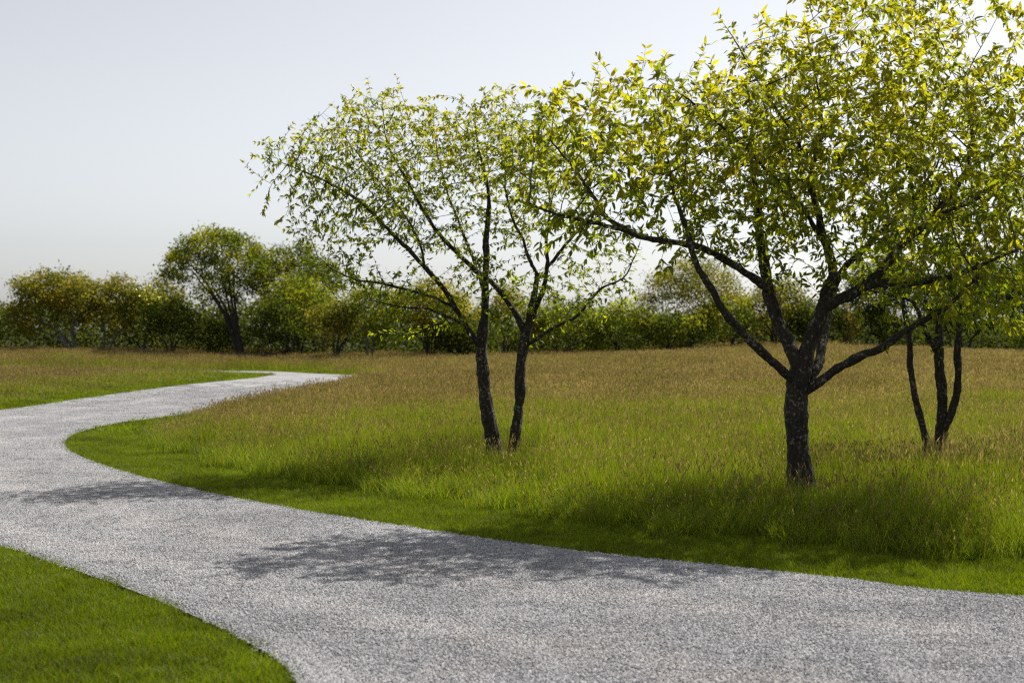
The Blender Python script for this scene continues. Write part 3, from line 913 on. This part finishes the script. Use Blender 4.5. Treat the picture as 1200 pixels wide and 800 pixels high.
# ---- the twin-trunked tree in the middle
D2 = 18.0
twin_stems = [('trunk', [(585, 552, D2, 0.135), (581, 532, D2, 0.105), (576, 500, D2, 0.09), (570, 460, D2, 0.082), (566, 425, D2, 0.078), (567, 396, D2, 0.07), (569, 365, D2, 0.05), (571, 312, 18.1, 0.042), (573, 265, 18.2, 0.034), (572, 225, 18.3, 0.024), (562, 180, 18.4, 0.014), (556, 140, 18.4, 0.007)]),
              ('trunk', [(597, 548, 17.9, 0.10), (601, 528, 17.9, 0.078), (606, 500, 17.9, 0.066), (609, 465, 17.9, 0.066), (612, 425, 17.9, 0.066), (616, 397, 17.9, 0.06), (621, 370, 17.9, 0.04), (627, 338, 17.8, 0.036), (630, 320, 17.8, 0.034)])]
twin_limbs = [
    ('limb', [(567, 408, D2, 0.045), (555, 396, 17.9, 0.044), (537, 368, 17.8, 0.038), (520, 340, 17.7, 0.035), (495, 312, 17.6, 0.032), (462, 278, 17.5, 0.028), (425, 240, 17.4, 0.023), (385, 216, 17.3, 0.017), (356, 202, 17.2, 0.011), (328, 190, 17.2, 0.006)]),
    ('limb', [(534, 360, 17.8, 0.024), (502, 345, 17.5, 0.021), (453, 334, 17.3, 0.017), (425, 331, 17.2, 0.014), (392, 318, 17.1, 0.010), (372, 300, 17.1, 0.006)]),
    ('limb', [(548, 385, 17.8, 0.022), (530, 373, 17.5, 0.02), (502, 361, 17.2, 0.016), (471, 359, 17.0, 0.011), (435, 352, 16.9, 0.006)]),
    ('limb', [(540, 377, 17.9, 0.016), (509, 381, 18.2, 0.013), (485, 391, 18.3, 0.010), (446, 391, 18.4, 0.006)]),
    ('limb', [(616, 395, 17.9, 0.05), (608, 372, 17.9, 0.046), (597, 354, 17.95, 0.042), (579, 333, 18.2, 0.038), (562, 320, 18.3, 0.036), (537, 298, 18.3, 0.032), (506, 263, 18.2, 0.027), (480, 215, 18.1, 0.02), (455, 170, 18.0, 0.012), (448, 120, 18.0, 0.006)]),
    ('limb', [(630, 322, 17.8, 0.026), (618, 300, 17.8, 0.024), (612, 280, 17.8, 0.02), (598, 250, 17.9, 0.016), (592, 205, 18.0, 0.010), (600, 160, 18.0, 0.006)]),
    ('limb', [(619, 388, 17.9, 0.04), (628, 360, 18.0, 0.038), (636, 340, 18.0, 0.035), (641, 312, 18.0, 0.03), (639, 281, 18.0, 0.024), (642, 240, 18.1, 0.016), (638, 190, 18.2, 0.009)]),
    ('limb', [(640, 315, 18.0, 0.026), (660, 291, 17.9, 0.022), (672, 276, 17.8, 0.018), (698, 246, 17.7, 0.011), (712, 215, 17.7, 0.006)]),
    ('limb', [(618, 404, 17.9, 0.032), (630, 395, 17.85, 0.03), (649, 382, 17.7, 0.026), (677, 366, 17.5, 0.021), (691, 350, 17.4, 0.018), (704, 337, 17.3, 0.015), (730, 325, 17.2, 0.011), (742, 305, 17.2, 0.008), (750, 284, 17.2, 0.005)]),
    ('limb', [(569, 350, D2, 0.026), (560, 318, 18.3, 0.024), (545, 275, 18.6, 0.02), (525, 225, 18.8, 0.015), (512, 175, 18.8, 0.009), (508, 130, 18.8, 0.005)]),
    ('limb', [(498, 315, 17.6, 0.02), (492, 280, 17.8, 0.018), (470, 245, 18.0, 0.014), (430, 195, 18.0, 0.010), (395, 150, 18.0, 0.006)]),
]
twin_crown = [
    (342, 196, 42, 40, 17.3, 0.6), (400, 187, 60, 66, 17.6, 1.0), (450, 146, 52, 42, 18.0, 1.0), (470, 205, 65, 60, 18.0, 1.2), (530, 175, 62, 60, 18.3, 1.2),
    (590, 178, 60, 64, 18.2, 1.2), (640, 205, 50, 65, 18.0, 1.0), (430, 250, 65, 40, 17.6, 0.9), (375, 255, 40, 45, 17.3, 0.6, 0.8), (362, 172, 30, 42, 17.4, 0.5, 0.6), (462, 112, 10, 14, 18, 0.2, 1.3),
    (680, 290, 35, 50, 17.7, 0.6, 0.4), (690, 345, 55, 28, 17.4, 0.6, 0.9), (420, 320, 55, 28, 17.3, 0.7, 0.9), (470, 345, 55, 28, 17.2, 0.6, 0.9), (560, 340, 45, 45, 18.0, 0.6, 0.6), (640, 345, 45, 30, 18.0, 0.5, 0.7), (600, 250, 45, 45, 18.1, 0.8, 0.5), (520, 260, 60, 40, 18.3, 0.9, 0.5), (335, 235, 20, 25, 17.2, 0.25, 0.8),
]
twin_limbs = [(nm, [(a, b, c, max(w * 0.86, 0.005)) for a, b, c, w in pts]) for nm, pts in twin_limbs]
bx, by, _ = P(590, 545, D2)
meadow_tree('twin trunked meadow tree standing between the drive and the spreading tree, its crown airy', 'open meadow trees with new yellow green leaves',
            (bx, by, float(ground_z(np.array([bx]), np.array([by]))[0])), twin_stems, twin_limbs, twin_crown, 6800, 47, 0.064, 4.2, (0.10, 0.34), 0.0, leafless=0.08, D=0.10, kill=0.14, up=0.15)

# ---- the three-stemmed tree behind on the right
D3 = 17.6
tri_stems = [('trunk', [(1087, 550, D3, 0.06), (1085, 520, D3, 0.046), (1076, 483, D3, 0.042), (1067, 440, D3, 0.04), (1065, 402, D3, 0.038), (1059, 365, 17.7, 0.03), (1052, 325, 17.8, 0.02), (1040, 290, 17.8, 0.01)]),
             ('trunk', [(1098, 552, 17.5, 0.10), (1101, 525, 17.5, 0.082), (1105, 492, 17.5, 0.066), (1104, 456, 17.5, 0.062), (1102, 420, 17.5, 0.06), (1103, 380, 17.5, 0.052), (1112, 345, 17.5, 0.042), (1128, 300, 17.6, 0.03), (1138, 250, 17.6, 0.016)]),
             ('trunk', [(1104, 508, 17.5, 0.05), (1112, 492, 17.45, 0.05), (1120, 468, 17.4, 0.046), (1122, 434, 17.3, 0.043), (1122, 405, 17.2, 0.04), (1128, 370, 17.1, 0.033), (1150, 325, 17.0, 0.024), (1180, 285, 17.0, 0.014)])]
tri_limbs = [
    ('limb', [(1102, 418, 17.5, 0.036), (1092, 403, 17.4, 0.034), (1082, 378, 17.3, 0.03), (1070, 352, 17.2, 0.022), (1040, 345, 17.1, 0.016), (1010, 338, 17.0, 0.009)]),
    ('limb', [(1106, 370, 17.5, 0.032), (1120, 352, 17.8, 0.03), (1142, 335, 18.0, 0.026), (1175, 320, 18.1, 0.018), (1215, 300, 18.2, 0.010)]),
]
tri_crown = [(1040, 310, 50, 40, 17.4, 0.9), (1110, 280, 90, 70, 17.6, 1.5), (1180, 280, 80, 80, 17.6, 1.6), (1150, 350, 90, 35, 17.2, 1.1), (1240, 250, 80, 90, 17.6, 1.4)]
bx, by, _ = P(1098, 545, D3)
meadow_tree('three stemmed smaller meadow tree half hidden under the spreading tree', 'open meadow trees with new yellow green leaves',
            (bx, by, float(ground_z(np.array([bx]), np.array([by]))[0])), tri_stems, tri_limbs, tri_crown, 2600, 59, 0.09, 2.4, (0.12, 0.3), -0.06, D=0.12, kill=0.18)

# ------------------------------------------------------------------ the belt of trees and shrubs beyond the meadow
def belt_plant(name, cat, label, px, depth, left, right, top, low, cols, seed, bark=None, n_stem=3, dens=1.0, leaf=0.15, rd=None, spread=0.25, lobes=7, open_=0.0, group='tree belt beyond the meadow', blossom=None, whips=0, trunk_r=0.09, n_att=None, hollow=False):
    """a tree or shrub: its extent is given in photo pixels at its depth"""
    r = np.random.default_rng(seed)
    x0 = (px - 600) / F * depth
    gz = float(ground_z(np.array([x0]), np.array([depth]))[0])
    base = np.array([x0, depth, gz])
    root = thing(name, label, cat, base, group)
    xl, xr = (left - 600) / F * depth, (right - 600) / F * depth
    zt = CAM_H + (HORIZON - top + 4) / F * depth; zl = gz + low
    w = (xr - xl) / 2; cx = (xl + xr) / 2; h = (zt - zl) / 2; cz = (zt + zl) / 2
    rdd = rd or max(1.0, w * 0.8)
    # the crown is several uneven lobes filling the outline
    at = []
    n_att = n_att or int(260 * dens)
    for k in range(lobes):
        a = r.uniform(0, 6.283); q = r.uniform(0.25, 0.62)
        e = r.uniform(-0.75, 0.75)
        c = np.array([cx + math.cos(a) * q * w, depth + math.sin(a) * q * rdd, cz + e * h * 0.62])
        s = np.array([w, rdd, h]) * r.uniform(0.36, 0.52)
        s[2] = min(s[2], max(0.25, zt - c[2]), 9)
        m = n_att // lobes // (4 if hollow else 1)
        p = r.normal(0, 1, (m, 3)); p /= np.linalg.norm(p, axis=1)[:, None]
        p *= r.uniform(0, 1, (m, 1)) ** (1 / 3.0)
        at.append(c + p * s)
    # a cap so that the top and the sides reach the outline
    m = n_att if hollow else n_att // 2
    p = r.normal(0, 1, (m, 3)); p /= np.linalg.norm(p, axis=1)[:, None]; p *= r.uniform(0.78 if hollow else 0.55, 1, (m, 1))
    p[:, 2] = np.where(p[:, 2] < -0.2, -p[:, 2], p[:, 2])
    at.append(np.array([cx, depth, cz]) + p * np.array([w, rdd, h]))
    at = np.concatenate(at)
    at = at[at[:, 2] > gz + 0.15]
    g = Growth()
    D = 0.24
    for k in range(n_stem):
        a = r.uniform(0, 6.283)
        bpos = base + np.array([math.cos(a), math.sin(a), 0]) * 0.12 * (n_stem > 1)
        tp = np.array([cx + math.cos(a) * w * 0.45, depth + math.sin(a) * rdd * 0.4, zl + (zt - zl) * r.uniform(0.15, 0.45) + (0.18 * (zt - zl) if hollow else 0)])
        mid_ = bpos * 0.5 + tp * 0.5 + np.array([-math.cos(a) * 0.1 * w, 0, 0.1 * h])
        sm = resample(smooth([bpos - np.array([0, 0, 0.1]), mid_, tp], 8), D)
        rr = np.linspace(trunk_r, trunk_r * 0.4, len(sm))
        sm[1:-1] += r.normal(0, 0.02, sm[1:-1].shape)
        v, q = tube(sm, rr, 7, seed + k, rough=0.06)
        obj('trunk', new_mesh('trunk', v - base, [q], bark or M_DARKBARK, smooth_shade=True), root)
        g.add_path(sm, rr, -1 if k == 0 else 0)
    g.grow(at, D, 0.34, 6.0, 60, up=0.1, jit=0.15, seed=seed)
    g.finish(0.009, 2.3)
    VV, QQ, o = g.twig_tubes(5)
    for k in range(whips):        # bare upright shoots above the crown
        i = int(r.choice(np.argsort(-g.P[:, 2])[:40]))
        L = r.uniform(0.4, 0.95)
        v, q = tube([g.P[i], g.P[i] + np.array([r.normal(0, 0.06), 0, L * 0.5]), g.P[i] + np.array([r.normal(0, 0.12), 0, L])], [0.03, 0.024, 0.008], 3)
        VV.append(v); QQ.append(q + o); o += len(v)
    if VV:
        obj('branches', new_mesh('branches', np.concatenate(VV) - base, [np.concatenate(QQ)], bark or M_DARKBARK), root)
    fine = [i for i in range(len(g.p)) if not g.hand[i] and g.togo[i] < 4]
    Pn = g.P[fine]
    per = max(2, int(round(40 * min(dens, 1.4) * (1 - open_))))
    pos = np.repeat(Pn, per, axis=0)
    n = len(pos)
    pos = pos + r.normal(0, spread, (n, 3)) * np.array([1, 1, 0.75])
    k = (pos[:, 2] > gz + 0.05)
    pos = pos[k]; n = len(pos)
    d = r.normal(0, 1, (n, 3)); d[:, 2] -= 0.25
    nr = r.normal(0, 0.6, (n, 3)) + np.array([0, 0, 0.8])
    ln = leaf * r.uniform(0.6, 1.3, n)
    v, f = simple_leaf_arrays(pos - base, d, nr, ln, ln * r.uniform(0.4, 0.65, n))
    # leaf colour: patches of older and newer growth, a few of the plant's accent colour
    cl = 0.5 + 0.5 * np.sin(pos[:, 0] * 2.3 + seed) * np.sin(pos[:, 2] * 2.9 + seed * 0.7) + r.normal(0, 0.15, n)
    cl = np.clip(cl, 0, 1)[:, None]
    ca, cb = np.array(cols[0]), np.array(cols[1])
    c = ca + (cb - ca) * cl
    if len(cols) > 2:
        acc = np.sin(pos[:, 0] * 1.7 + seed * 1.3) * np.sin(pos[:, 2] * 2.1 + seed) + 0.35 * r.normal(0, 1, n) > 0.55
        c = np.where(acc[:, None], np.array(cols[2]), c)
    c = c * r.uniform(0.85, 1.2, (n, 1))
    obj('crown', new_mesh('crown', v, f, M_FAR, np.repeat(c, 4, axis=0)), root)
    if blossom:
        m = blossom
        j = r.choice(n, m, replace=True)
        bp = pos[j] + r.normal(0, 0.08, (m, 3))
        bp = bp[(bp[:, 1] < depth + rdd * 0.2) & (bp[:, 2] > gz + (zt - gz) * 0.35)]
        m = len(bp)
        ln = r.uniform(0.09, 0.17, m)
        v, f = simple_leaf_arrays(bp - base, r.normal(0, 1, (m, 3)), r.normal(0, 1, (m, 3)), ln, ln * 0.8)
        obj('blossom', new_mesh('blossom', v, f, M_FAR, np.repeat(np.array([[0.55, 0.5, 0.36]]) * r.uniform(0.7, 1.2, (m, 1)), 4, axis=0)), root)
    return root

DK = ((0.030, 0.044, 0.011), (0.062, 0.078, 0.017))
MG = ((0.065, 0.088, 0.016), (0.13, 0.145, 0.024))
YG = ((0.085, 0.115, 0.018), (0.165, 0.18, 0.026))
GO = ((0.115, 0.122, 0.020), (0.205, 0.185, 0.028))
OL = ((0.085, 0.094, 0.024), (0.158, 0.148, 0.036))
RU = (0.15, 0.112, 0.036)
belt = [
    # name, cat, label, px, depth, left, right, top, low, cols, options
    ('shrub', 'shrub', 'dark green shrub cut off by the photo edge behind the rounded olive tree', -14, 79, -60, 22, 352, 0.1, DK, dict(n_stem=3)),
    ('rounded_tree', 'tree', 'broad rounded olive yellow tree with pale forking stems at the meadow edge', 90, 76, 4, 130, 319, 1.0, OL + ((0.17, 0.145, 0.026),), dict(bark=M_GREYBARK, n_stem=5, dens=2.0, trunk_r=0.09, lobes=9)),
    ('rounded_tree', 'tree', 'smaller paler olive tree with one short pale trunk beside the rounded olive tree', 123, 77, 95, 175, 328, 1.1, OL + ((0.17, 0.145, 0.03),), dict(bark=M_GREYBARK, n_stem=3, dens=1.2)),
    ('flowering_shrub', 'shrub', 'green shrub flecked with cream blossom left of the tall domed tree', 168, 76.5, 138, 196, 336, 0.5, MG, dict(n_stem=3, blossom=420, dens=1.0)),
    ('brownish_tree', 'tree', 'brown tinged tree top rising behind the cream blossoming shrub', 182, 81, 158, 218, 328, 0.8, OL + (RU,), dict(n_stem=2)),
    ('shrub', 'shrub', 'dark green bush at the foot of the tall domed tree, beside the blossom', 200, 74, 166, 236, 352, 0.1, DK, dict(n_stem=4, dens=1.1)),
    ('domed_tree', 'tree', 'tallest domed tree of the belt with dark fanning stems and sky gaps', 285, 74, 188, 322, 270, 2.0, MG + ((0.18, 0.185, 0.012),), dict(n_stem=8, dens=1.3, trunk_r=0.10, lobes=9, spread=0.2, open_=0.2, n_att=700, hollow=True)),
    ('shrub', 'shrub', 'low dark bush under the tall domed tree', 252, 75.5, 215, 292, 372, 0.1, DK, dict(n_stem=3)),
    ('upright_tree', 'tree', 'green tree with bare upright twig tips right of the tall domed tree', 338, 76, 285, 405, 286, 1.0, MG + ((0.15, 0.16, 0.014),), dict(n_stem=5, dens=1.9, whips=16, lobes=9)),
    ('shrub', 'shrub', 'bright yellow green bush in front of the upright twiggy tree', 350, 72, 304, 395, 322, 0.5, YG, dict(n_stem=4, dens=1.1)),
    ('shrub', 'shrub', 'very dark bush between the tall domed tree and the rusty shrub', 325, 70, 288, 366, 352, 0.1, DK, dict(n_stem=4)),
    ('rusty_shrub', 'shrub', 'rust tinged shrub where the drive turns out of sight', 392, 68, 362, 425, 352, 0.4, OL + (RU,), dict(n_stem=4)),
    ('hedge_shrub', 'shrub', 'yellow green shrub with thin pale stems beyond the end of the drive', 432, 68, 398, 476, 334, 0.7, YG, dict(n_stem=6, bark=M_GREYBARK, trunk_r=0.04)),
    ('golden_shrub', 'shrub', 'golden yellow shrub with thin stems just left of the twin trunks', 505, 69, 450, 556, 329, 0.7, GO, dict(n_stem=7, dens=1.3, trunk_r=0.05)),
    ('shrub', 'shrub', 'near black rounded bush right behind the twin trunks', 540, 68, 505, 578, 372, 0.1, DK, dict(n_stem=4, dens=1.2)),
    ('rusty_shrub', 'shrub', 'orange tipped shrub seen between and behind the twin trunks', 590, 72, 548, 632, 338, 0.3, YG + (RU,), dict(n_stem=4, dens=1.1)),
    ('hedge_shrub', 'shrub', 'mid green shrub just right of the twin trunks', 655, 72, 612, 710, 352, 0.15, MG, dict(n_stem=4, dens=1.1)),
    ('hedge_shrub', 'shrub', 'sunlit low shrub filling the gap between twin trunks and willowy tree', 728, 73, 682, 778, 355, 0.1, YG, dict(n_stem=5, dens=1.2)),
    ('willowy_tree', 'tree', 'thin crowned grey green tree rising to a peak above the low shrubs', 806, 75, 744, 880, 304, 0.8, OL + ((0.09, 0.095, 0.03),), dict(n_stem=4, dens=1.3, open_=0.2, leaf=0.13, n_att=560)),
    ('hedge_shrub', 'shrub', 'green shrub at the foot of the willowy grey green tree', 782, 72, 748, 835, 366, 0.1, MG, dict(n_stem=4)),
    ('hedge_shrub', 'shrub', 'yellowish shrub with a rusty patch between the willowy tree and the leaning limb', 852, 73, 812, 900, 346, 0.1, YG + (RU,), dict(n_stem=4)),
    ('hedge_shrub', 'shrub', 'olive shrub seen through the fork of the spreading tree', 910, 74, 866, 955, 328, 0.2, OL, dict(n_stem=4, dens=1.2)),
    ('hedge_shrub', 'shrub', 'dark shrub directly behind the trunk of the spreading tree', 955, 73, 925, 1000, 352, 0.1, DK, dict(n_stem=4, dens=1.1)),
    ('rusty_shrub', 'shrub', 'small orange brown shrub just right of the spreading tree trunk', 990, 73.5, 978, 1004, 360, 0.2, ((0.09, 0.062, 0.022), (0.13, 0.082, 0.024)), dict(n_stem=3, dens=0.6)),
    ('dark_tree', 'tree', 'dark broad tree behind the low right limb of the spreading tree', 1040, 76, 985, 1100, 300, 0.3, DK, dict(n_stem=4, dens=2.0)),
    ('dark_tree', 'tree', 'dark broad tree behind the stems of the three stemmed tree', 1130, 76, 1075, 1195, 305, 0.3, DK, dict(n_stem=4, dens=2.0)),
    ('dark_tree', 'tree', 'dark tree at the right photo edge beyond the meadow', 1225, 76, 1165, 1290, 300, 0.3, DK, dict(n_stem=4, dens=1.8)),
    ('shrub', 'shrub', 'yellow green shrub at the right photo edge below the dark tree', 1205, 72, 1182, 1250, 376, 0.1, YG, dict(n_stem=4)),
]
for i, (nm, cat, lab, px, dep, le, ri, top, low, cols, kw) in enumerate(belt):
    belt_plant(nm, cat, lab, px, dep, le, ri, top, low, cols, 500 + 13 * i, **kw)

# undergrowth: the mass of scrub inside and behind the belt
r = np.random.default_rng(77)
n = 90000
x = r.uniform(-42, 42, n); y = r.uniform(80, 87, n)
y = y - 6.5 * np.exp(-((x + 4) / 12.0) ** 2)
hmax = 2.2 + 0.75 * sstep(-4, -9, x) + 0.35 * wave(x, y, 6, 60) + 0.25 * wave(x, y, 2.2, 61)
z = ground_z(x, y) + hmax * r.uniform(0, 1, n) ** 0.8
ln = 0.2 * r.uniform(0.6, 1.4, n)
v, f = simple_leaf_arrays(np.stack([x, y, z], 1), r.normal(0, 1, (n, 3)), r.normal(0, 0.6, (n, 3)) + np.array([0, 0, 0.7]), ln, ln * 0.6)
c = np.array([0.025, 0.036, 0.009]) + r.uniform(0, 1, (n, 1)) * np.array([0.03, 0.034, 0.008])
ug = obj('undergrowth', new_mesh('undergrowth', v, f, M_FAR, np.repeat(c, 4, axis=0)))
tag(ug, 'dark tangled undergrowth behind the belt of trees', 'undergrowth', kind='stuff')
